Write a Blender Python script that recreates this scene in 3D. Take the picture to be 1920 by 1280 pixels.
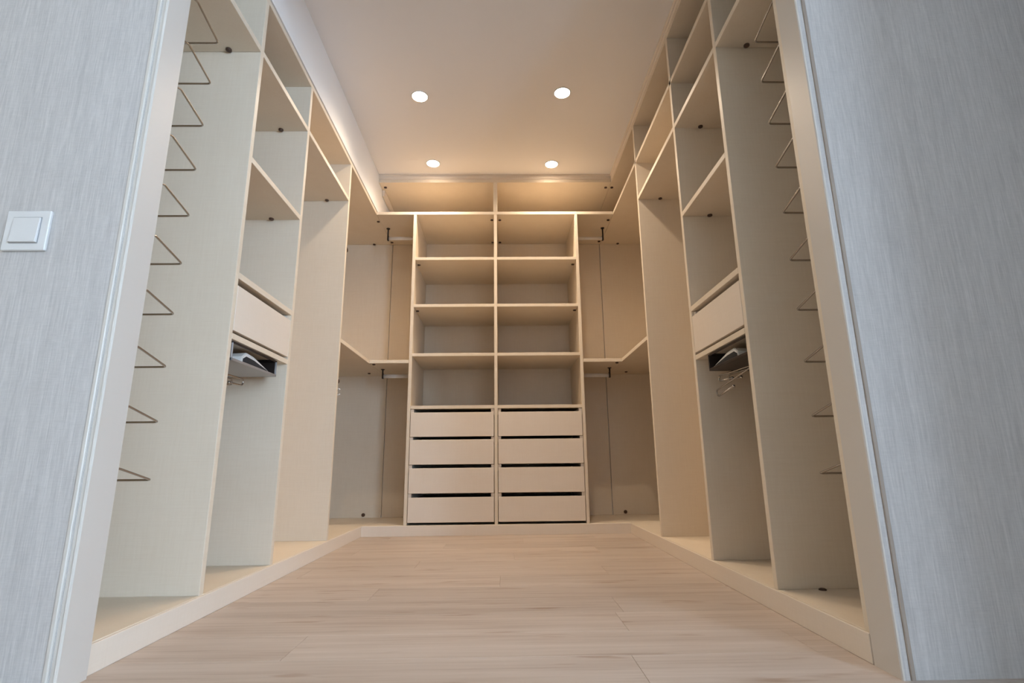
import bpy, bmesh, math, random
from mathutils import Vector, Matrix
random.seed(4)
for o in list(bpy.data.objects): bpy.data.objects.remove(o)
S = bpy.context.scene
C = S.collection

# ------------------------------------------------------------------ camera, sky, exposure
cam = bpy.data.cameras.new('camera'); co = bpy.data.objects.new('camera', cam); C.objects.link(co)
cam.sensor_width = 36; cam.lens = 18.533; cam.clip_start = 0.02
rt = Vector((0.999825, -0.015568, -0.010370))
fw = Vector((0.01752, 0.973824, 0.226626))
rt = (rt - fw * rt.dot(fw) / fw.dot(fw)).normalized(); fw.normalize(); up = rt.cross(fw)
co.matrix_world = Matrix(((rt.x, up.x, -fw.x, 0), (rt.y, up.y, -fw.y, 0), (rt.z, up.z, -fw.z, 0.47), (0, 0, 0, 1)))
S.camera = co
W = bpy.data.worlds.new('sky'); S.world = W; W.use_nodes = True
bg = W.node_tree.nodes['Background']; bg.inputs[0].default_value = (0.585, 0.775, 1.0, 1); bg.inputs[1].default_value = 32.0
# daylight enters through the bedroom window behind the camera: a portal guides sky samples
WX0, WX1, WZ0, WZ1, WY = 2.6, 4.2, 0.20, 2.40, -2.6
pl = bpy.data.lights.new('window_portal', 'AREA'); pl.shape = 'RECTANGLE'; pl.size = WX1 - WX0; pl.size_y = WZ1 - WZ0
pl.cycles.is_portal = True
po = bpy.data.objects.new('window_portal', pl); C.objects.link(po)
po.location = ((WX0 + WX1) / 2, WY - .11, (WZ0 + WZ1) / 2); po.rotation_euler = (math.radians(90), 0, 0)
S.view_settings.view_transform = 'Standard'; S.view_settings.look = 'None'
S.view_settings.exposure = 0.0; S.view_settings.gamma = 1; S.view_settings.use_curve_mapping = False
LAMP_STRENGTH = 42.0       # glowing diffusers
LAMP_POWER = 41.0          # downward beam of each ceiling light, watts
LAMP_COLOR = (1.0, 0.80, 0.60)

# ------------------------------------------------------------------ materials
def newmat(name):
    m = bpy.data.materials.new(name); m.use_nodes = True
    nt = m.node_tree; b = nt.nodes['Principled BSDF']
    return m, nt, b
def N(nt, t, **kw):
    n = nt.nodes.new(t)
    for k, v in kw.items():
        if k in n.inputs: n.inputs[k].default_value = v
        else: setattr(n, k, v)
    return n
def plain(name, col, rough=.5, metal=0, spec=None):
    m, nt, b = newmat(name)
    b.inputs['Base Color'].default_value = (*col, 1); b.inputs['Roughness'].default_value = rough; b.inputs['Metallic'].default_value = metal
    if spec is not None: b.inputs['Specular IOR Level'].default_value = spec
    return m
def coords(nt, scale, rnd=True):
    tc = N(nt, 'ShaderNodeTexCoord')
    mp = N(nt, 'ShaderNodeMapping'); mp.inputs['Scale'].default_value = scale
    if rnd:
        oi = N(nt, 'ShaderNodeObjectInfo')
        vm = N(nt, 'ShaderNodeVectorMath', operation='MULTIPLY_ADD')
        cb = N(nt, 'ShaderNodeCombineXYZ')
        for i in range(3): nt.links.new(oi.outputs['Random'], cb.inputs[i])
        vm.inputs[1].default_value = (37.0, 17.0, 53.0)
        nt.links.new(cb.outputs[0], vm.inputs[0]); nt.links.new(tc.outputs['Object'], vm.inputs[2])
        nt.links.new(vm.outputs[0], mp.inputs['Vector'])
    else: nt.links.new(tc.outputs['Object'], mp.inputs['Vector'])
    return mp
def noise(nt, vec, detail=3, rough=.6, scale=1):
    n = N(nt, 'ShaderNodeTexNoise'); n.inputs['Scale'].default_value = scale; n.inputs['Detail'].default_value = detail; n.inputs['Roughness'].default_value = rough
    nt.links.new(vec.outputs[0], n.inputs['Vector']); return n
def laminate(name, c0, c1, rough=.45):
    m, nt, b = newmat(name)
    a = noise(nt, coords(nt, (160, 160, 9))); d = noise(nt, coords(nt, (9, 9, 220)))
    big = noise(nt, coords(nt, (5, 5, 5)), 2)
    mx = N(nt, 'ShaderNodeMath', operation='ADD'); nt.links.new(a.outputs[0], mx.inputs[0]); nt.links.new(d.outputs[0], mx.inputs[1])
    m2 = N(nt, 'ShaderNodeMath', operation='MULTIPLY_ADD'); m2.inputs[1].default_value = .5
    b2 = N(nt, 'ShaderNodeMath', operation='MULTIPLY'); b2.inputs[1].default_value = .35
    nt.links.new(big.outputs[0], b2.inputs[0])
    nt.links.new(mx.outputs[0], m2.inputs[0]); nt.links.new(b2.outputs[0], m2.inputs[2])
    cr = N(nt, 'ShaderNodeValToRGB'); e = cr.color_ramp.elements
    e[0].position = .25; e[0].color = (*c0, 1); e[1].position = 1.10 - .1; e[1].color = (*c1, 1)
    nt.links.new(m2.outputs[0], cr.inputs[0]); nt.links.new(cr.outputs[0], b.inputs['Base Color'])
    b.inputs['Roughness'].default_value = rough; b.inputs['Specular IOR Level'].default_value = .35
    bp = N(nt, 'ShaderNodeBump'); bp.inputs['Strength'].default_value = .04; bp.inputs['Distance'].default_value = .002
    nt.links.new(mx.outputs[0], bp.inputs['Height']); nt.links.new(bp.outputs[0], b.inputs['Normal'])
    return m
M_LAM = laminate('linen_laminate', (.72, .61, .47), (.81, .71, .575))
M_EDGE = laminate('smooth_laminate', (.77, .67, .555), (.83, .735, .63), .4)
M_WHITE = plain('white_paint', (.90, .89, .88), .6, spec=.2)
M_BEIGE = plain('beige_bounce_paint', (.80, .66, .50), .7, spec=.1)
M_CEIL = plain('ceiling_paint', (.88, .85, .83), .7, spec=.15)
M_TRIM = plain('cream_lining', (.66, .61, .55), .4)
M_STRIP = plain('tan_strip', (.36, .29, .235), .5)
M_PLASTIC = plain('white_plastic', (.72, .70, .68), .35)
M_CHROME = plain('chrome', (.45, .43, .41), .25, 1)
M_DARKMETAL = plain('bronze_metal', (.045, .035, .032), .35, .6)
M_CAP = plain('brown_plastic', (.07, .035, .02), .4)
M_RAIL = plain('satin_aluminium', (.80, .76, .72), .4, .15)
M_DARK = plain('dark_gap', (.02, .018, .016), .8)
M_GREY = plain('grey_metal', (.42, .42, .43), .35, .5)
M_PAPER = plain('white_paper', (.78, .76, .72), .7)
M_CARD = plain('brown_cardboard', (.50, .33, .18), .8)
M_INK = plain('dark_print', (.022, .026, .032), .7)
def wallpaper():
    m, nt, b = newmat('grey_wallpaper')
    a = noise(nt, coords(nt, (330, 330, 14), False), 4, .65); d = noise(nt, coords(nt, (40, 40, 330), False), 3); g = noise(nt, coords(nt, (60, 60, 2.2), False), 3)
    s1 = N(nt, 'ShaderNodeMath', operation='MULTIPLY_ADD'); s1.inputs[1].default_value = .60
    nt.links.new(a.outputs[0], s1.inputs[0])
    s2 = N(nt, 'ShaderNodeMath', operation='MULTIPLY_ADD'); s2.inputs[1].default_value = .18
    nt.links.new(d.outputs[0], s2.inputs[0]); 
    s3 = N(nt, 'ShaderNodeMath', operation='MULTIPLY'); s3.inputs[1].default_value = .22
    nt.links.new(g.outputs[0], s3.inputs[0]); nt.links.new(s3.outputs[0], s2.inputs[2]); nt.links.new(s2.outputs[0], s1.inputs[2])
    cr = N(nt, 'ShaderNodeValToRGB'); e = cr.color_ramp.elements
    e[0].position = .30; e[0].color = (.437, .41, .392, 1); e[1].position = .70; e[1].color = (.663, .622, .590, 1)
    nt.links.new(s1.outputs[0], cr.inputs[0]); nt.links.new(cr.outputs[0], b.inputs['Base Color'])
    b.inputs['Roughness'].default_value = .7; b.inputs['Specular IOR Level'].default_value = .2
    bp = N(nt, 'ShaderNodeBump'); bp.inputs['Strength'].default_value = .25; bp.inputs['Distance'].default_value = .003
    nt.links.new(s1.outputs[0], bp.inputs['Height']); nt.links.new(bp.outputs[0], b.inputs['Normal'])
    return m
M_PAPERWALL = wallpaper()
def oak():
    m, nt, b = newmat('pale_oak_laminate')
    f = noise(nt, coords(nt, (2.6, 95, 95)), 5, .62)
    g = noise(nt, coords(nt, (1.1, 16, 16)), 3, .55)
    k = noise(nt, coords(nt, (4.2, 22, 22)), 2, .5)
    s = N(nt, 'ShaderNodeMath', operation='MULTIPLY_ADD'); s.inputs[1].default_value = .45
    t = N(nt, 'ShaderNodeMath', operation='MULTIPLY'); t.inputs[1].default_value = .55
    nt.links.new(f.outputs[0], s.inputs[0]); nt.links.new(g.outputs[0], t.inputs[0]); nt.links.new(t.outputs[0], s.inputs[2])
    cr = N(nt, 'ShaderNodeValToRGB'); e = cr.color_ramp.elements
    e[0].position = .33; e[0].color = (.41, .315, .25, 1); e[1].position = .66; e[1].color = (.585, .495, .425, 1)
    x = cr.color_ramp.elements.new(.47); x.color = (.51, .42, .35, 1)
    nt.links.new(s.outputs[0], cr.inputs[0])
    kr = N(nt, 'ShaderNodeValToRGB'); ke = kr.color_ramp.elements
    ke[0].position = .26; ke[0].color = (.72, .62, .55, 1); ke[1].position = .36; ke[1].color = (1, 1, 1, 1)
    nt.links.new(k.outputs[0], kr.inputs[0])
    mu = N(nt, 'ShaderNodeMix', data_type='RGBA', blend_type='MULTIPLY'); mu.inputs[0].default_value = .8
    nt.links.new(cr.outputs[0], mu.inputs[6]); nt.links.new(kr.outputs[0], mu.inputs[7])
    oi = N(nt, 'ShaderNodeObjectInfo'); mr = N(nt, 'ShaderNodeMapRange'); mr.inputs[3].default_value = .93; mr.inputs[4].default_value = 1.05
    nt.links.new(oi.outputs['Random'], mr.inputs[0])
    hs = N(nt, 'ShaderNodeHueSaturation'); nt.links.new(mu.outputs[2], hs.inputs['Color']); nt.links.new(mr.outputs[0], hs.inputs['Value'])
    nt.links.new(hs.outputs[0], b.inputs['Base Color']); b.inputs['Roughness'].default_value = .48; b.inputs['Specular IOR Level'].default_value = .35
    bp = N(nt, 'ShaderNodeBump'); bp.inputs['Strength'].default_value = .08; bp.inputs['Distance'].default_value = .001
    nt.links.new(f.outputs[0], bp.inputs['Height']); nt.links.new(bp.outputs[0], b.inputs['Normal'])
    return m
M_OAK = oak()
def emit(name, col, s):
    m = bpy.data.materials.new(name); m.use_nodes = True; nt = m.node_tree
    b = nt.nodes['Principled BSDF']; b.inputs['Base Color'].default_value = (.9, .9, .9, 1)
    b.inputs['Emission Color'].default_value = (*col, 1); b.inputs['Emission Strength'].default_value = s
    return m
M_LAMP = emit('lamp_diffuser', LAMP_COLOR, LAMP_STRENGTH)

# ------------------------------------------------------------------ helpers
WORLD = {}
def obj(name, bm, mat, parent=None, origin=None):
    """link bm (world coordinates) as one mesh object, origin at its middle (or base), parented without rotation"""
    vs = [v.co for v in bm.verts]
    lo = Vector((min(v[i] for v in vs) for i in range(3))); hi = Vector((max(v[i] for v in vs) for i in range(3)))
    c = Vector(origin) if origin else (lo + hi) / 2
    bmesh.ops.translate(bm, verts=bm.verts, vec=-c)
    me = bpy.data.meshes.new(name); bm.to_mesh(me); bm.free(); me.materials.append(mat)
    return link(name, me, c, parent)
def link(name, me, c, parent=None):
    o = bpy.data.objects.new(name, me); C.objects.link(o); place(o, c, parent); return o
def place(o, c, parent=None):
    c = Vector(c); WORLD[o.name] = c
    if parent: o.parent = parent; o.location = c - WORLD[parent.name]
    else: o.location = c
def thing(name, label, cat, loc, group=None):
    o = bpy.data.objects.new(name, None); C.objects.link(o); o.empty_display_size = .1
    place(o, loc); tag(o, label, cat, group); return o
def tag(o, label, cat, group=None):
    o['label'] = label; o['category'] = cat
    if group: o['group'] = group
    return o
def struct(o): o['kind'] = 'structure'; return o
def bx(bm, x0, x1, y0, y1, z0, z1, bev=.0012):
    if x0 > x1: x0, x1 = x1, x0
    r = bmesh.ops.create_cube(bm, size=1)
    vs = r['verts']
    for v in vs:
        v.co = Vector((x0 + (v.co.x + .5) * (x1 - x0), y0 + (v.co.y + .5) * (y1 - y0), z0 + (v.co.z + .5) * (z1 - z0)))
    if bev:
        es = list({e for v in vs for e in v.link_edges})
        bmesh.ops.bevel(bm, geom=es, offset=bev, segments=1, affect='EDGES')
def box(name, mat, parent, x0, x1, y0, y1, z0, z1, bev=.0012):
    bm = bmesh.new(); bx(bm, x0, x1, y0, y1, z0, z1, bev); return obj(name, bm, mat, parent)
def prism(pts, z0, z1):
    """polygon (x,y) extruded in z"""
    bm = bmesh.new()
    a = [bm.verts.new((x, y, z0)) for x, y in pts]; b = [bm.verts.new((x, y, z1)) for x, y in pts]
    bm.faces.new(a[::-1]); bm.faces.new(b); n = len(pts)
    for i in range(n): bm.faces.new((a[i], a[(i + 1) % n], b[(i + 1) % n], b[i]))
    bmesh.ops.recalc_face_normals(bm, faces=bm.faces); return bm
def sweep_y(pts, y0, y1):
    """profile (x,z) extruded along y"""
    bm = bmesh.new()
    a = [bm.verts.new((x, y0, z)) for x, z in pts]; b = [bm.verts.new((x, y1, z)) for x, z in pts]
    bm.faces.new(a); bm.faces.new(b[::-1]); n = len(pts)
    for i in range(n): bm.faces.new((a[i], b[i], b[(i + 1) % n], a[(i + 1) % n]))
    bmesh.ops.recalc_face_normals(bm, faces=bm.faces); return bm
def tube(bm, path, r, seg=8, closed=False):
    P = [Vector(p) for p in path]; n = len(P); rings = []
    nrm = None
    for i in range(n):
        if closed: d = (P[(i + 1) % n] - P[i - 1]).normalized()
        else: d = (P[min(i + 1, n - 1)] - P[max(i - 1, 0)]).normalized()
        if nrm is None:
            nrm = d.cross(Vector((0, 0, 1)))
            if nrm.length < .05: nrm = d.cross(Vector((1, 0, 0)))
        nrm = (nrm - d * nrm.dot(d)).normalized(); bi = d.cross(nrm)
        rings.append([bm.verts.new(P[i] + r * (math.cos(2 * math.pi * k / seg) * nrm + math.sin(2 * math.pi * k / seg) * bi)) for k in range(seg)])
    fs = []
    for i in range(n if closed else n - 1):
        a, b = rings[i], rings[(i + 1) % n]
        for k in range(seg): fs.append(bm.faces.new((a[k], a[(k + 1) % seg], b[(k + 1) % seg], b[k])))
    if not closed: bm.faces.new(rings[0][::-1]); bm.faces.new(rings[-1])
    for f in fs: f.smooth = True
    bmesh.ops.recalc_face_normals(bm, faces=bm.faces)
def cyl(bm, p0, p1, r, seg=20, r2=None):
    p0, p1 = Vector(p0), Vector(p1); d = p1 - p0
    q = Vector((0, 0, 1)).rotation_difference(d).to_matrix().to_4x4()
    m = Matrix.Translation((p0 + p1) / 2) @ q
    r_ = bmesh.ops.create_cone(bm, cap_ends=True, segments=seg, radius1=r, radius2=r if r2 is None else r2, depth=d.length, matrix=m)
    for f in {f for v in r_['verts'] for f in v.link_faces}:
        if len(f.verts) == 4: f.smooth = True
def ball(bm, c, r):
    r_ = bmesh.ops.create_uvsphere(bm, u_segments=10, v_segments=6, radius=r, matrix=Matrix.Translation(Vector(c)))
    for f in {f for v in r_['verts'] for f in v.link_faces}: f.smooth = True
CAPM = None
def cap(parent, x, y, z, up=False):
    """small brown fitting cap under (or on top of) a board; shared mesh"""
    global CAPM
    if CAPM is None:
        bm = bmesh.new()
        cyl(bm, (0, 0, -.003), (0, 0, .003), .0115, 16); cyl(bm, (0, 0, -.0055), (0, 0, -.003), .007, 12, .0115)
        CAPM = bpy.data.meshes.new('fitting_cap'); bm.to_mesh(CAPM); bm.free(); CAPM.materials.append(M_CAP)
    o = link('fitting_cap', CAPM, (x, y, z + (.0005 if up else -.003)), parent)
    if up: o.rotation_euler = (math.pi, 0, 0)
    return o

# ------------------------------------------------------------------ main dimensions (metres; camera above the origin)
XL, XR = -0.970, 0.870            # plinth faces
FL, FR = -0.978, 0.876            # cabinet front edges, left and right run
BL, BR = -1.540, 1.440            # closet side walls
YF, YN = 1.278, 1.370             # partition: bedroom face, closet face
YB, YK = 3.802, 4.385             # front of the rear run, back panels
ZB = 0.070                        # top of the base boards
T = 0.024
Z1, Z2, Z3, ZC = 2.117, 2.378, 2.655, 2.722   # undersides of the three long boards, ceiling
RX0, RX1, RY0 = -1.75, 4.3, -2.7   # bedroom

# ------------------------------------------------------------------ floor: sub-floor and planks
fl = struct(obj('floor', (lambda b: (bx(b, RX0 - .2, RX1 + .2, RY0 - .2, YK + .1, -.12, -.010, 0), b)[1])(bmesh.new()), M_DARK, None, (0, 0, -.01)))
PW, PLN = .197, 1.35
meshes = {}
row = 0; y = 1.661 - PW * 18
while y < YB + .05:
    off = -3.2 + (row * .473) % PLN
    if row == 18: off = .358 - PLN * 2
    x = off - PLN if off > RX0 else off
    while x < RX1 + .1:
        in_closet = y > YN
        lo, hi = (XL - .03, XR + .03) if in_closet else (RX0, RX1)
        a, b_ = max(x, lo), min(x + PLN, hi)
        y1 = min(y + PW, YB + .03)
        if b_ - a > .02 and a < b_ and y1 - y > .03 and y1 > RY0:
            key = (round(b_ - a, 3), round(y1 - y, 3))
            if key not in meshes:
                bm = bmesh.new(); L, w = b_ - a, y1 - y
                bx(bm, -L / 2 + .0003, L / 2 - .0003, -w / 2 + .0003, w / 2 - .0003, -.010, 0, .0006)
                me = bpy.data.meshes.new('plank'); bm.to_mesh(me); bm.free(); me.materials.append(M_OAK); meshes[key] = me
            link('plank', meshes[key], ((a + b_) / 2, (y + y1) / 2, 0), fl)
        x += PLN
    y += PW; row += 1

# ------------------------------------------------------------------ walls and ceiling
def wall(name, mat, *d): return struct(box(name, mat, None, *d, bev=0))
struct(box('ceiling', M_CEIL, None, RX0 - .1, RX1 + .1, RY0 - .1, YK + .12, ZC, ZC + .1, 0))
wall('wall_left', M_PAPERWALL, RX0, XL - .006, YF, YN - .004, 0, ZC)
wall('wall_right', M_PAPERWALL, XR + .006, RX1, YF, YN - .004, 0, ZC)
wall('wall_header', M_PAPERWALL, XL - .006, XR + .006, YF, YN - .004, 2.42, ZC)
wall('wall_closet_left', M_WHITE, BL - .1, BL - .012, YN - .004, YK + .1, 0, ZC)
wall('wall_closet_right', M_WHITE, BR + .012, BR + .1, YN - .004, YK + .1, 0, ZC)
wall('wall_back', M_WHITE, BL - .012, BR + .012, YK + .012, YK + .1, 0, ZC)
wall('wall_bedroom_left', M_BEIGE, RX0 - .1, RX0, RY0, YF + .05, 0, ZC)  # unseen; set close and warm-coloured to bounce light onto the right panels
wall('wall_bedroom_right', M_WHITE, RX1, RX1 + .1, RY0, YF + .05, 0, ZC)
wall('wall_shade_stub', M_WHITE, 1.63, RX1, -.09, -.01, 0, ZC)  # unseen stub added behind the camera to shade the right wallpaper
bm = bmesh.new()
bx(bm, RX0, WX0, WY - .1, WY, 0, ZC, 0); bx(bm, WX1, RX1, WY - .1, WY, 0, ZC, 0) if WX1 < RX1 else None
bx(bm, WX0, min(WX1, RX1), WY - .1, WY, 0, WZ0, 0); bx(bm, WX0, min(WX1, RX1), WY - .1, WY, WZ1, ZC, 0)
struct(obj('wall_rear', bm, M_WHITE))
# white boxed-in duct above the left run
struct(box('wall_bulkhead', M_WHITE, None, BL - .012, FL + .004, YN - .004, YK + .012, Z2 + T + .006, ZC, .0015))
# opening: linings (reveals) and slim architraves
def lining(n, s, xi, lab, strip):
    # s=-1 left; the lining's visible face is at xi
    bm = bmesh.new()
    prof = [(xi, YN - .002), (xi, YF + .002), (xi + s * .002, YF - .001), (xi + s * .005, YF - .002), (xi + s * .007, YF + .004), (xi + s * .0148, YF + .004), (xi + s * .0148, YN - .002)]
    o = struct(obj('trim_%d' % n, prism(prof, 0.0, 2.42), M_TRIM)); o['label'] = lab
    prof = [(xi + s * .007, YF + .0035), (xi + s * .0072, YF + .001), (xi + s * .0158, YF + .0015), (xi + s * .0175, YF + .0035)]
    struct(obj('trim_%d' % (n + 1), prism(prof, 0, 2.42), strip))
    prof = [(xi + s * .0185, YF), (xi + s * .0187, YF - .0025), (xi + s * .0205, YF - .004), (xi + s * .028, YF - .0035), (xi + s * .030, YF - .001), (xi + s * .030, YF)]
    struct(obj('trim_%d' % (n + 2), prism(prof, 0, 2.44), strip))
lining(1, -1, XL + .010, 'cream lining of the closet opening on the left', M_TRIM)
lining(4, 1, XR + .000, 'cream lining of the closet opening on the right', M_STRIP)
# crown mouldings under the ceiling, right run and rear run
cp = [(0, Z3 + T), (0, Z3 + T + .004), (.006, Z3 + T + .008), (.004, ZC - .012), (.010, ZC - .006), (.010, ZC), (-.05, ZC), (-.05, Z3 + T)]
struct(obj('trim_7', sweep_y([(FR - u * 1, z) for u, z in cp], YN, YB + .02), M_EDGE))
bm = bmesh.new()
a = [bm.verts.new((FL + .006, YB - u, z)) for u, z in cp]; b_ = [bm.verts.new((FR - .002, YB - u, z)) for u, z in cp]
bm.faces.new(a); bm.faces.new(b_[::-1])
for i in range(len(cp)): bm.faces.new((a[i], b_[i], b_[(i + 1) % len(cp)], a[(i + 1) % len(cp)]))
bmesh.ops.recalc_face_normals(bm, faces=bm.faces)
struct(obj('trim_8', bm, M_EDGE))

# ------------------------------------------------------------------ wardrobe units
YA = {-1: (1.843, 1.868), 1: (1.811, 1.836)}      # panels A, B, C of both runs
YBp = {-1: (2.369, 2.395), 1: (2.339, 2.365)}
YC = {-1: (3.092, 3.117), 1: (3.078, 3.103)}
F = {-1: FL, 1: FR}; B = {-1: BL, 1: BR}
side = {-1: 'left', 1: 'right'}
def run(s):
    f, b, sd = F[s], B[s], side[s]
    a0, a1 = YA[s]; b0, b1 = YBp[s]; c0, c1 = YC[s]
    top = Z3 if s > 0 else Z2          # the right run has a further row of compartments below the ceiling
    ptop = top
    def P(name, par, y0, y1, z0, z1, x0=f, x1=b, m=M_LAM): return box(name, m, par, x0, x1, y0, y1, z0, z1)
    # unit 1: tall bay beside the opening
    u1 = thing('tall_wardrobe_bay', 'tall open %s wardrobe bay beside the closet opening, behind the wire shoe rack' % sd, 'wardrobe', (s * 1.2, 1.6, .046))
    P('side_panel', u1, YN, YN + T, ZB, ptop)
    P('base_board', u1, YN, a0 - .001, ZB - T, ZB); P('shelf', u1, YN + T, a0 - .001, Z1, Z1 + T)
    P('top_board', u1, YN, a0 - .001, Z2, Z2 + T)
    P('back_panel', u1, YN + T, a0 - .001, ZB, ptop, b + s * .001, b + s * .010)
    # unit 2: shelf column with one drawer
    u2 = thing('shelf_column', 'narrow %s column with open shelves and a single flat drawer above a dark metal tray' % sd, 'wardrobe', (s * 1.2, 2.1, .046))
    P('side_panel', u2, a0, a1, ZB, ptop); P('side_panel', u2, b0, b1, ZB, ptop)
    P('base_board', u2, a0, b1, ZB - T, ZB); P('shelf', u2, a1, b0, Z1, Z1 + T)
    P('shelf', u2, a1, b0, 1.632, 1.656); P('shelf', u2, a1, b0, 1.152, 1.176)
    P('shelf', u2, a1, b0, .922, .944)
    P('top_board', u2, a0, b1, Z2, Z2 + T)
    P('back_panel', u2, a1, b0, ZB, ptop, b + s * .001, b + s * .010)
    dr = P('drawer', u2, a1 + .003, b0 - .003, .955, 1.126, f, f + s * .018, M_EDGE)
    bm = bmesh.new()
    x0, x1 = f + s * .018, b - s * .06
    bx(bm, x0, x1, a1 + .015, a1 + .027, .965, 1.085); bx(bm, x0, x1, b0 - .027, b0 - .015, .965, 1.085)
    bx(bm, x0, x1, a1 + .027, b0 - .027, .965, .973); bx(bm, x1, x1 - s * .012, a1 + .027, b0 - .027, .973, 1.085)
    obj('drawer_box', bm, M_LAM, dr)
    bm = bmesh.new(); bx(bm, f + s * .012, x1, b0 - .014, b0 - .0005, 1.128, 1.148); obj('drawer_runner', bm, M_EDGE, u2)
    # unit 3: hanging bay
    u3 = thing('hanging_bay', 'wide %s hanging bay without shelves below, between the drawer column and the corner' % sd, 'wardrobe', (s * 1.2, 2.75, .046))
    P('side_panel', u3, c0, c1, ZB, ptop)
    P('base_board', u3, b1 + .001, c1, ZB - T, ZB); P('shelf', u3, b1 + .001, c0, Z1, Z1 + T)
    P('top_board', u3, b1 + .001, c1, Z2, Z2 + T)
    P('back_panel', u3, b1 + .001, c0, ZB, ptop, b + s * .001, b + s * .010)
    # unit 4: corner
    u4 = thing('corner_wardrobe', 'open %s corner wardrobe with an L-shaped middle shelf beside the drawer tower' % sd, 'wardrobe', (s * 1.1, 3.9, .046))
    tw = -.690 if s < 0 else .592
    def L(name, z0, z1, m=M_LAM, xt=tw):
        # two boards mitred along the line of the side run's front, as in the photo
        box(name, m, u4, f, b, c1 + .001, YK - .001, z0, z1)
        box(name, m, u4, f - s * .0012, xt, YB, YK - .001, z0, z1)
    L('base_board', ZB - T, ZB); L('shelf', 1.198, 1.222); L('top_board', Z2, Z2 + T)
    jx = f - s * .006
    box('back_panel', M_LAM, u4, jx, b, YK - .004, YK + .010, ZB, top)
    box('back_panel', M_LAM, u4, jx - s * .004, tw, YK, YK + .012, ZB, Z2)
    box('back_panel', M_LAM, u4, b + s * .001, b + s * .010, c1, YK - .005, ZB, top)
    if s > 0:
        for u, y0, y1 in ((u1, YN, a0 - .001), (u2, a0, b1), (u3, b1 + .001, c1)):
            P('ceiling_board', u, y0, y1, Z3, Z3 + T)
        box('ceiling_board', M_LAM, u4, f, b, c1 + .001, YK - .001, Z3, Z3 + T)
    caps = {-1: [(u1, -1.101, 1.828, Z1), (u2, -1.105, 2.352, Z1), (u3, -1.111, 3.076, Z1), (u2, -1.108, 2.352, 1.632),
                 (u4, -1.131, 4.365, Z2), (u4, -.992, 3.919, Z2), (u4, -.966, 4.326, Z2), (u4, -.95, 3.772 + .06, 1.198), (u4, -1.08, 4.22, 1.198)],
            1: [(u1, .997, 1.796, Z1), (u2, 1.002, 2.324, Z1), (u3, 1.013, 3.062, Z1), (u2, 1.003, 2.324, 1.632),
                (u4, 1.03, 4.365, Z2), (u4, .855, 3.9, Z2), (u4, .855, 4.318, Z2), (u4, .845, 3.83, 1.198), (u4, 1.006, 4.235, 1.198), (u4, .895, 3.88, Z3)]}[s]
    for u, x, y, z in caps: cap(u, x, y, z)
    for u, x, y in {-1: [(u3, -1.091, 2.412), (u4, -1.101, 3.14)], 1: [(u1, 1.012, 1.796)]}[s]: cap(u, x, y, ZB, True)
    # dark cable hole low on the rear panel
    bm = bmesh.new(); x = -1.11 if s < 0 else .968
    cyl(bm, (x, YK - .004, .092), (x, YK - .009, .092), .014, 18); obj('cable_grommet', bm, M_CAP, u4)
run(-1); run(1)

# ------------------------------------------------------------------ drawer tower
tw = thing('drawer_tower', 'tall central beige shelving tower with eight flat drawers facing the opening', 'wardrobe', (-.05, 4.1, ZB))
TL0, TL1, TC0, TC1, TR0, TR1 = -.689, -.666, -.0635, -.0405, .569, .591
box('side_panel', M_LAM, tw, TL0, TL1, YB, YK - .005, ZB, Z2 - .001)
box('side_panel', M_LAM, tw, TR0, TR1, YB, YK - .005, ZB, Z2 - .001)
box('centre_panel', M_LAM, tw, TC0, TC1, YB, YK - .005, ZB, Z2 - .001)
box('base_board', M_LAM, tw, TL0, TR1, YB, YK - .005, ZB - T, ZB - .0005)
box('top_board', M_LAM, tw, TL0, TR1, YB, YK - .001, Z2, Z2 + T)
cols = ((TL1, TC0), (TC1, TR0))
rows = [(.6655, .8365), (.4735, .644), (.279, .4485), (.0865, .2515)]
for x0, x1 in cols:
    box('back_panel', M_LAM, tw, x0, x1, YK - .014, YK - .006, ZB, Z2 - .001)
    for z in (2.000, 1.6245, 1.248, .863): box('shelf', M_LAM, tw, x0, x1, YB, YK - .015, z, z + .0225)
    tops = (.863, .6655, .4735, .279)
    for (z0, z1), zt in zip(rows, tops):
        d = box('drawer', M_EDGE, tw, x0 + .004, x1 - .004, YB - .003, YB + .015, z0, z1)
        bm = bmesh.new(); xa, xb, ya, yb = x0 + .026, x1 - .026, YB + .015, YK - .06; zb, ztp = z0 + .012, z1 - .012
        bx(bm, xa, xa + .012, ya, yb, zb, ztp, 0); bx(bm, xb - .012, xb, ya, yb, zb, ztp, 0)
        bx(bm, xa + .012, xb - .012, yb - .012, yb, zb, ztp, 0); bx(bm, xa + .012, xb - .012, ya, yb - .012, zb, zb + .006, 0)
        obj('drawer_box', bm, M_DARKMETAL, d)  # near-black colour stands in for the shade inside the drawer gaps
        for xa, xb in ((x0 + .0005, x0 + .0245), (x1 - .0245, x1 - .0005)): box('drawer_runner', M_EDGE, tw, xa, xb, YB + .010, YK - .08, z1 - .022, zt - .002)
for x, y in ((-.081, 3.895), (-.018, 3.896), (-.019, 4.333), (-.083, 4.333)): cap(tw, x, y, Z2)
for z in (2.0, 1.6245):
    for x in (TL1 + .014, TR0 - .014): cap(tw, x, 3.90, z)

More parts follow.
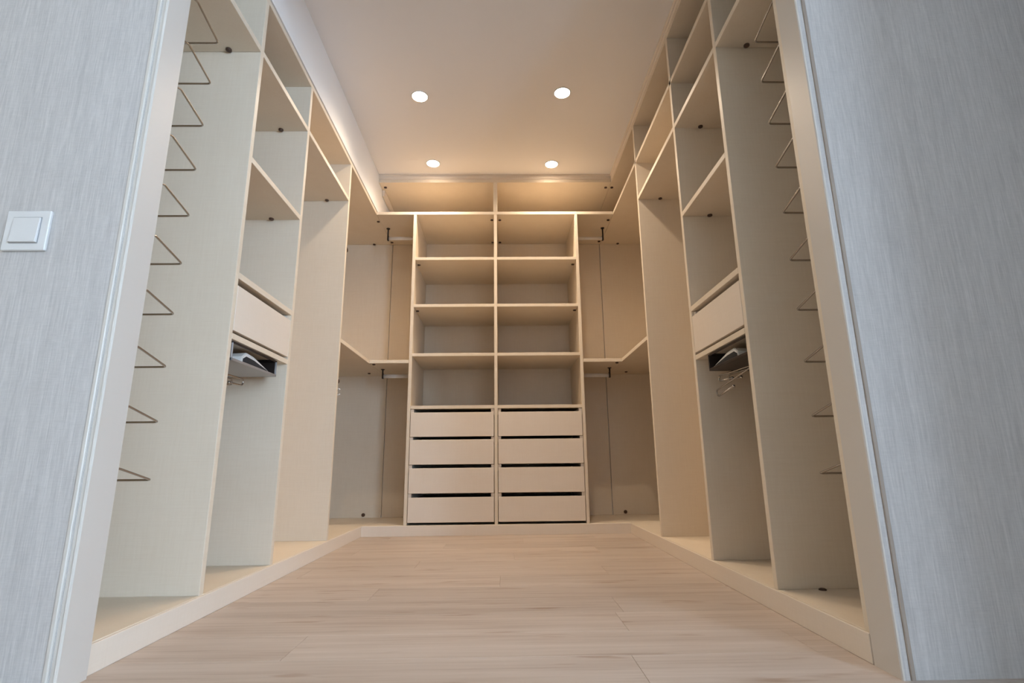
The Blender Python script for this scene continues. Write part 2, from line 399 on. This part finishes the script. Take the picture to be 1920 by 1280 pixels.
# top compartments above the tower
tc = thing('top_compartment', 'shallow open beige compartments under the ceiling, split by one divider above the tower', 'wardrobe', (-.05, 4.1, Z2 + T))
XT0 = FL + .006
box('divider', M_LAM, tc, TC0 - .004, TC1 + .004, YB, YK - .014, Z2 + T, Z3)
box('ceiling_board', M_LAM, tc, XT0, FR - .002, YB, YK - .014, Z3, Z3 + T)
box('back_panel', M_LAM, tc, XT0, FR - .002, YK - .013, YK - .006, Z2 + T, Z3 + T)
box('filler_strip', M_EDGE, tc, XT0, XT0 + .020, YB + .12, YK - .014, Z3 - .05, Z3 - .0005)
cap(tc, XT0 + .035, 3.875, Z3); cap(tc, .845, 3.88, Z3)

# plinths
PT = .0075
tag(box('plinth', M_EDGE, None, XL, XL - PT, YN + .001, YB - .008, 0, ZB - .002, .0015), 'long low beige plinth board along the floor under the left wardrobe run', 'plinth')
tag(box('plinth', M_EDGE, None, XR - .001, XR + PT - .002, YN + .001, YB - .008, 0, ZB - .002, .0015), 'long low beige plinth board along the floor under the right wardrobe run', 'plinth')
tag(box('plinth', M_EDGE, None, XL - .004, XR + .004, YB - .0075, YB - .0005, 0, ZB - .002, .0015), 'low beige plinth board along the floor below the drawer tower', 'plinth')

# ------------------------------------------------------------------ hanging rails
def rail(x0, x1, y, z, ztop, lab):
    """oval rail along x from an outer hanging bracket to the tower side"""
    t = thing('hanging_rail', lab, 'rail', ((x0 + x1) / 2, y, z), 'hanging rails beside the drawer tower')
    bm = bmesh.new(); n = 16
    A = [[bm.verts.new((x, y + .0075 * math.cos(2 * math.pi * k / n), z + .015 * math.sin(2 * math.pi * k / n))) for k in range(n)] for x in (x0, x1)]
    for k in range(n):
        fc = bm.faces.new((A[0][k], A[1][k], A[1][(k + 1) % n], A[0][(k + 1) % n])); fc.smooth = True
    bm.faces.new(A[0][::-1]); bm.faces.new(A[1]); bmesh.ops.recalc_face_normals(bm, faces=bm.faces)
    obj('rod', bm, M_RAIL, t)
    bm = bmesh.new(); s = -1 if x0 < x1 else 1
    bx(bm, x0 + s * .004, x0 - s * .008, y - .011, y + .011, z - .019, z + .024)
    cyl(bm, (x0, y, z + .024), (x0, y, ztop - .004), .006, 12); cyl(bm, (x0, y, ztop - .005), (x0, y, ztop), .015, 16)
    obj('bracket', bm, M_DARKMETAL, t)
    bm = bmesh.new(); cyl(bm, (x1, y, z), (x1 + s * .006, y, z), .018, 16); obj('end_socket', bm, M_RAIL, t)
rail(-.940, TL0, 4.05, 2.289, Z2, 'upper left satin hanging rail under the long top board, beside the drawer tower')
rail(-.932, TL0, 4.05, 1.142, 1.198, 'lower left satin hanging rail under the L-shaped middle shelf, beside the drawer tower')
rail(.836, TR1, 4.05, 2.285, Z2, 'upper right satin hanging rail under the long top board, beside the drawer tower')
rail(.833, TR1, 4.05, 1.138, 1.198, 'lower right satin hanging rail under the L-shaped middle shelf, beside the drawer tower')

# dark buttons and a white ring hook on the corner side of the left hanging bay's last panel
def button(x, z, lab):
    y = YC[-1][1]
    t = thing('coat_button', lab, 'hook', (x, y, z))
    bm = bmesh.new(); cyl(bm, (x, y, z), (x, y + .010, z), .017, 18); obj('base_disc', bm, M_CAP, t)
    bm = bmesh.new(); cyl(bm, (x, y + .010, z), (x, y + .026, z), .009, 14, .013); obj('knob', bm, M_CAP, t)
button(-.990, 1.800, 'small dark knob behind the left hanging bay panel, near the upper hanging rail')
button(-.990, .962, 'small dark knob behind the left hanging bay panel, just above the white ring hook')
y = YC[-1][1]
t = thing('ring_hook', 'small white open ring hook behind the left hanging bay panel', 'hook', (-.985, y, .899))
bm = bmesh.new(); cyl(bm, (-.990, y, .899), (-.990, y + .012, .899), .010, 16); obj('base_disc', bm, M_PLASTIC, t)
bm = bmesh.new(); tube(bm, [(-.983 + .019 * math.cos(a), y + .016, .899 + .019 * math.sin(a)) for a in [math.radians(40 + 280 * k / 16) for k in range(17)]], .0035, 8); obj('ring', bm, M_PLASTIC, t)

# ------------------------------------------------------------------ wire shoe racks beside the opening
def wire_rack(s):
    y_post, y_a, y_t = 1.447, 1.479, 1.62
    xi = {-1: -1.034, 1: .955}[s]; xo = xi + s * .34
    zt = [1.955 - i * (1.955 - .436) / 9 for i in range(10)] if s < 0 else [1.968 - i * (1.968 - .434) / 9 for i in range(10)]
    t = thing('wire_shoe_rack', 'tall chrome %s rack of ten tilted wire loops on slim posts beside the opening' % side[s], 'rack', (s * 1.2, 1.5, ZB))
    for x in (xi - s * .004 + s * .012, xo - s * .012):
        bm = bmesh.new(); bx(bm, x - .006, x + .006, YN + T + .001, YN + T + .007, ZB + .02, Z1 - .03, .001)
        for k in range(12): cyl(bm, (x, YN + T + .007, .25 + k * .155), (x, YN + T + .010, .25 + k * .155), .004, 10)
        obj('post', bm, M_CHROME, t)
    dx = ([.019, .012, .007, .003, .002, -.001, -.004, -.005, -.006, -.004] if s < 0 else [-.025, -.021, -.015, -.012, -.008, -.007, -.006, -.006, -.006, -.005])
    me = None
    for z, d in zip(zt, dx):
        zf = z + .034
        if me is None:
            bm = bmesh.new(); r = .0033
            def bend(p, q, w, n=4, d=.012):
                p, q, w = Vector(p), Vector(q), Vector(w); a = q + (p - q).normalized() * d; b = q + (w - q).normalized() * d
                return [(1 - u) ** 2 * a + 2 * u * (1 - u) * q + u * u * b for u in [k / n for k in range(n + 1)]]
            p = [(xi, YN + T + .007, zf - .030), (xi, y_a, zf), (xi, y_t, z), (xo, y_t, z), (xo, y_a, zf), (xo, YN + T + .007, zf - .030)]
            path = [p[0]] + bend(p[0], p[1], p[2], d=.005) + bend(p[1], p[2], p[3]) + bend(p[2], p[3], p[4]) + bend(p[3], p[4], p[5], d=.005) + [p[5]]
            tube(bm, path, r, 8)
            o = obj('wire_loop', bm, M_CHROME, t); me = o.data; c0 = WORLD[o.name].copy(); z0 = z; o.location.x += d
        else:
            link('wire_loop', me, c0 + Vector((d, 0, z - z0)), t)
wire_rack(-1); wire_rack(1)

# ------------------------------------------------------------------ trays and belt hooks below the single drawers
def tray(s):
    f = F[s]; a1 = YA[s][1]; b0 = YBp[s][0]
    x0 = f + s * .004; x1 = x0 + s * .40
    y0, y1 = (a1 + .018, 2.272) if s < 0 else (a1 + .004, 2.205)
    zt, zb = .918, .848
    m = M_GREY if s < 0 else M_DARKMETAL
    lab = 'pull-out grey metal tray hanging under the left drawer, holding a white packet' if s < 0 else 'pull-out dark bronze tray hanging under the right drawer, holding a dark packet'
    t = thing('pull_out_tray', lab, 'tray', ((x0 + x1) / 2, (y0 + y1) / 2, zb))
    w = .007
    bm = bmesh.new()
    bx(bm, x0, x0 + s * w, y0, y1, zt - w, zt); bx(bm, x1, x1 - s * w, y0, y1, zt - w, zt)
    bx(bm, x0, x1, y0, y0 + w, zt - w, zt); bx(bm, x0, x1, y1 - w, y1, zt - w, zt)
    obj('top_frame', bm, M_DARKMETAL, t)
    for x in (x0, x1 - s * w):
        for y in (y0, y1 - w): box('corner_post', m, t, x, x + s * w, y, y + w, zb, zt)
    bm = bmesh.new()
    bx(bm, x0, x0 + s * .006, y0, y1, zb, zb + .010); bx(bm, x1, x1 - s * .006, y0, y1, zb, zb + .010)
    bx(bm, x0, x1, y0, y0 + .006, zb, zb + .010); bx(bm, x0, x1, y1 - .006, y1, zb, zb + .010)
    obj('bottom_rail', bm, m, t)
    box('tray_bottom', m if s < 0 else M_DARKMETAL, t, x0 + s * .006, x1 - s * .006, y0 + .006, y1 - .006, zb + .001, zb + .005)
    box('side_wall', M_DARKMETAL, t, x0 + s * .007, x1 - s * .007, y1 - .005, y1 - .002, zb + .010, zt - .007)
    for yy in (y0 + .002, y1 - .012):
        box('slide', M_DARKMETAL, t, x0 + s * .02, x1 - s * .02, yy, yy + .010, zt, .9215)
    # contents
    def packet(lab, cy, L, h, xw, tilt, mat, flap):
        p = thing('packet', lab, 'packet', (x0 + s * .05, cy, zb + .006))
        xa = x0 + s * .016
        # a soft wedge-shaped bag lying in the tray, pale top and dark printed front
        pts = [(cy - L / 2, zb + .0065), (cy + L / 2, zb + .0065), (cy + L / 2 - .012, zb + .020), (cy - L * .10, zb + h * .92), (cy - L * .36, zb + h), (cy - L / 2 + .005, zb + h * .62)]
        bm = bmesh.new()
        A = [bm.verts.new((xa, y, z)) for y, z in pts]; Bv = [bm.verts.new((xa + s * xw, y, z - (.006 if z > zb + .02 else 0))) for y, z in pts]
        bm.faces.new(A); bm.faces.new(Bv[::-1])
        for i in range(len(pts)): bm.faces.new((A[i], Bv[i], Bv[(i + 1) % len(pts)], A[(i + 1) % len(pts)]))
        bmesh.ops.recalc_face_normals(bm, faces=bm.faces)
        bmesh.ops.bevel(bm, geom=list(bm.edges), offset=.003, segments=2, affect='EDGES')
        obj('bag', bm, mat, p)
        bm = bmesh.new(); xs = xa - s * .0012
        q = [(cy - L / 2 + .008, zb + .010), (cy + L / 2 - .016, zb + .010), (cy + L / 2 - .022, zb + .018), (cy - L * .10, zb + h * .66), (cy - L * .36, zb + h * .72), (cy - L / 2 + .010, zb + h * .5)]
        A = [bm.verts.new((xs, y, z)) for y, z in q]; Bv = [bm.verts.new((xs + s * .0025, y, z)) for y, z in q]
        bm.faces.new(A); bm.faces.new(Bv[::-1])
        for i in range(len(q)): bm.faces.new((A[i], Bv[i], Bv[(i + 1) % len(q)], A[(i + 1) % len(q)]))
        bmesh.ops.recalc_face_normals(bm, faces=bm.faces)
        obj('printed_front', bm, M_INK, p)
    if s < 0:
        packet('white packet with a dark printed front lying in the left tray', 2.115, .245, .056, .16, 0, M_PAPER, 1)
    else:
        packet('pale packet with a black front lying in the right tray', 2.075, .250, .054, .14, 0, M_PAPER, 1)
    xc = x0 + s * .20; ya, yb_ = (y0 + .012, y1 - .02)
    bm = bmesh.new(); bx(bm, xc, xc + s * .17, ya, yb_, zb + .0055, zb + .060, .002)
    c = obj('cardboard_box', bm, M_CARD); tag(c, 'flat brown cardboard box at the back of the %s tray' % side[s], 'box')
tray(-1); tray(1)

def belt_rack(s):
    """wire U hooks on a plate fixed to the inner face of the near panel"""
    a1 = YA[s][1]; x = {-1: -1.05, 1: .952}[s]
    t = thing('belt_rack', ('chrome pull-out belt hook under the grey tray on the left' if s < 0 else 'chrome pull-out belt rack with two long wire hooks under the dark tray on the right'), 'rack', (x, a1, .80))
    box('mounting_plate', M_DARKMETAL, t, x - .03, x + .10 * s + .03 * s, a1 + .0005, a1 + .007, .775, .842)
    def hook(p0, p1, p2, p3, xo=0.0, ballend=True, r=.0034):
        P0, P1, P2, P3 = [Vector((x + xo, y, z)) for y, z in (p0, p1, p2, p3)]
        mid = (P1 + P2) / 2; d = (P1 - P0).normalized(); R = (P1 - P2).length / 2
        arc = [mid + R * (math.cos(a) * (P1 - P2).normalized() + math.sin(a) * d) for a in [math.pi * k / 8 for k in range(9)]]
        bm = bmesh.new(); tube(bm, [P0] + arc + [P3], r, 8)
        if ballend: ball(bm, P3, r * 1.9)
        obj('wire_hook', bm, M_CHROME, t)
    if s < 0:
        hook((a1 + .006, .812), (2.115, .816), (2.115, .790), (2.020, .786))
        hook((a1 + .006, .808), (2.095, .812), (2.095, .788), (2.01, .784), -.035)
    else:
        hook((a1 + .006, .826), (2.270, .839), (2.275, .816), (2.150, .809))
        hook((a1 + .006, .826), (2.235, .839), (2.240, .816), (2.135, .811), .03)
        hook((a1 + .006, .834), (2.285, .778), (2.270, .750), (2.120, .770), -.012)
        hook((a1 + .006, .806), (2.02, .806), (2.02, .786), (1.95, .786), .05)
belt_rack(-1); belt_rack(1)

# ------------------------------------------------------------------ recessed ceiling lights
def downlight(x, y, lab):
    t = thing('ceiling_light', lab, 'ceiling light', (x, y, ZC), 'recessed ceiling lights')
    bm = bmesh.new(); n = 40
    prof = [(.0535, ZC - .0005), (.0535, ZC - .003), (.051, ZC - .0045), (.0475, ZC - .0045), (.0465, ZC - .0015), (.0465, ZC - .0005)]
    R = [[bm.verts.new((x + r * math.cos(2 * math.pi * k / n), y + r * math.sin(2 * math.pi * k / n), z)) for k in range(n)] for r, z in prof]
    for i in range(len(prof)):
        for k in range(n):
            fc = bm.faces.new((R[i][k], R[i][(k + 1) % n], R[(i + 1) % len(prof)][(k + 1) % n], R[(i + 1) % len(prof)][k])); fc.smooth = True
    bmesh.ops.recalc_face_normals(bm, faces=bm.faces)
    obj('trim_ring', bm, M_PLASTIC, t)
    bm = bmesh.new(); cyl(bm, (x, y, ZC - .003), (x, y, ZC - .001), .0468, n); obj('diffuser', bm, M_LAMP, t)
    sp = bpy.data.lights.new('beam', 'SPOT'); sp.energy = LAMP_POWER; sp.color = LAMP_COLOR; sp.spot_size = math.radians(149); sp.spot_blend = 1; sp.shadow_soft_size = .03
    so = bpy.data.objects.new('beam', sp); C.objects.link(so); so.location = (0, 0, -.02); so.parent = t
downlight(-.510, 2.880, 'round white recessed ceiling light, front left of the four')
downlight(.381, 2.845, 'round white recessed ceiling light, front right of the four')
downlight(-.525, 3.635, 'round white recessed ceiling light, rear left of the four')
downlight(.385, 3.648, 'round white recessed ceiling light, rear right of the four')

# ------------------------------------------------------------------ light switch on the left wallpaper
sx, sz, sy = -1.219, 1.066, YF
t = thing('light_switch', 'square white rocker light switch on the grey wallpaper left of the opening', 'light switch', (sx, sy, sz))
bm = bmesh.new(); bx(bm, sx - .0555, sx + .0555, sy - .009, sy, sz - .0545, sz + .0545, .002)
obj('plate', bm, M_PLASTIC, t)
bm = bmesh.new(); bx(bm, sx - .036, sx + .036, sy - .0100, sy - .0088, sz - .036, sz + .036, 0); obj('rocker_gap', bm, M_GREY, t)
bm = bmesh.new(); bx(bm, sx - .034, sx + .034, sy - .013, sy - .009, sz - .034, sz + .034, .001)
for v in bm.verts:
    if v.co.y < sy - .011: v.co.y -= .0035 * (sz + .034 - v.co.z) / .068
obj('rocker', bm, M_PLASTIC, t)
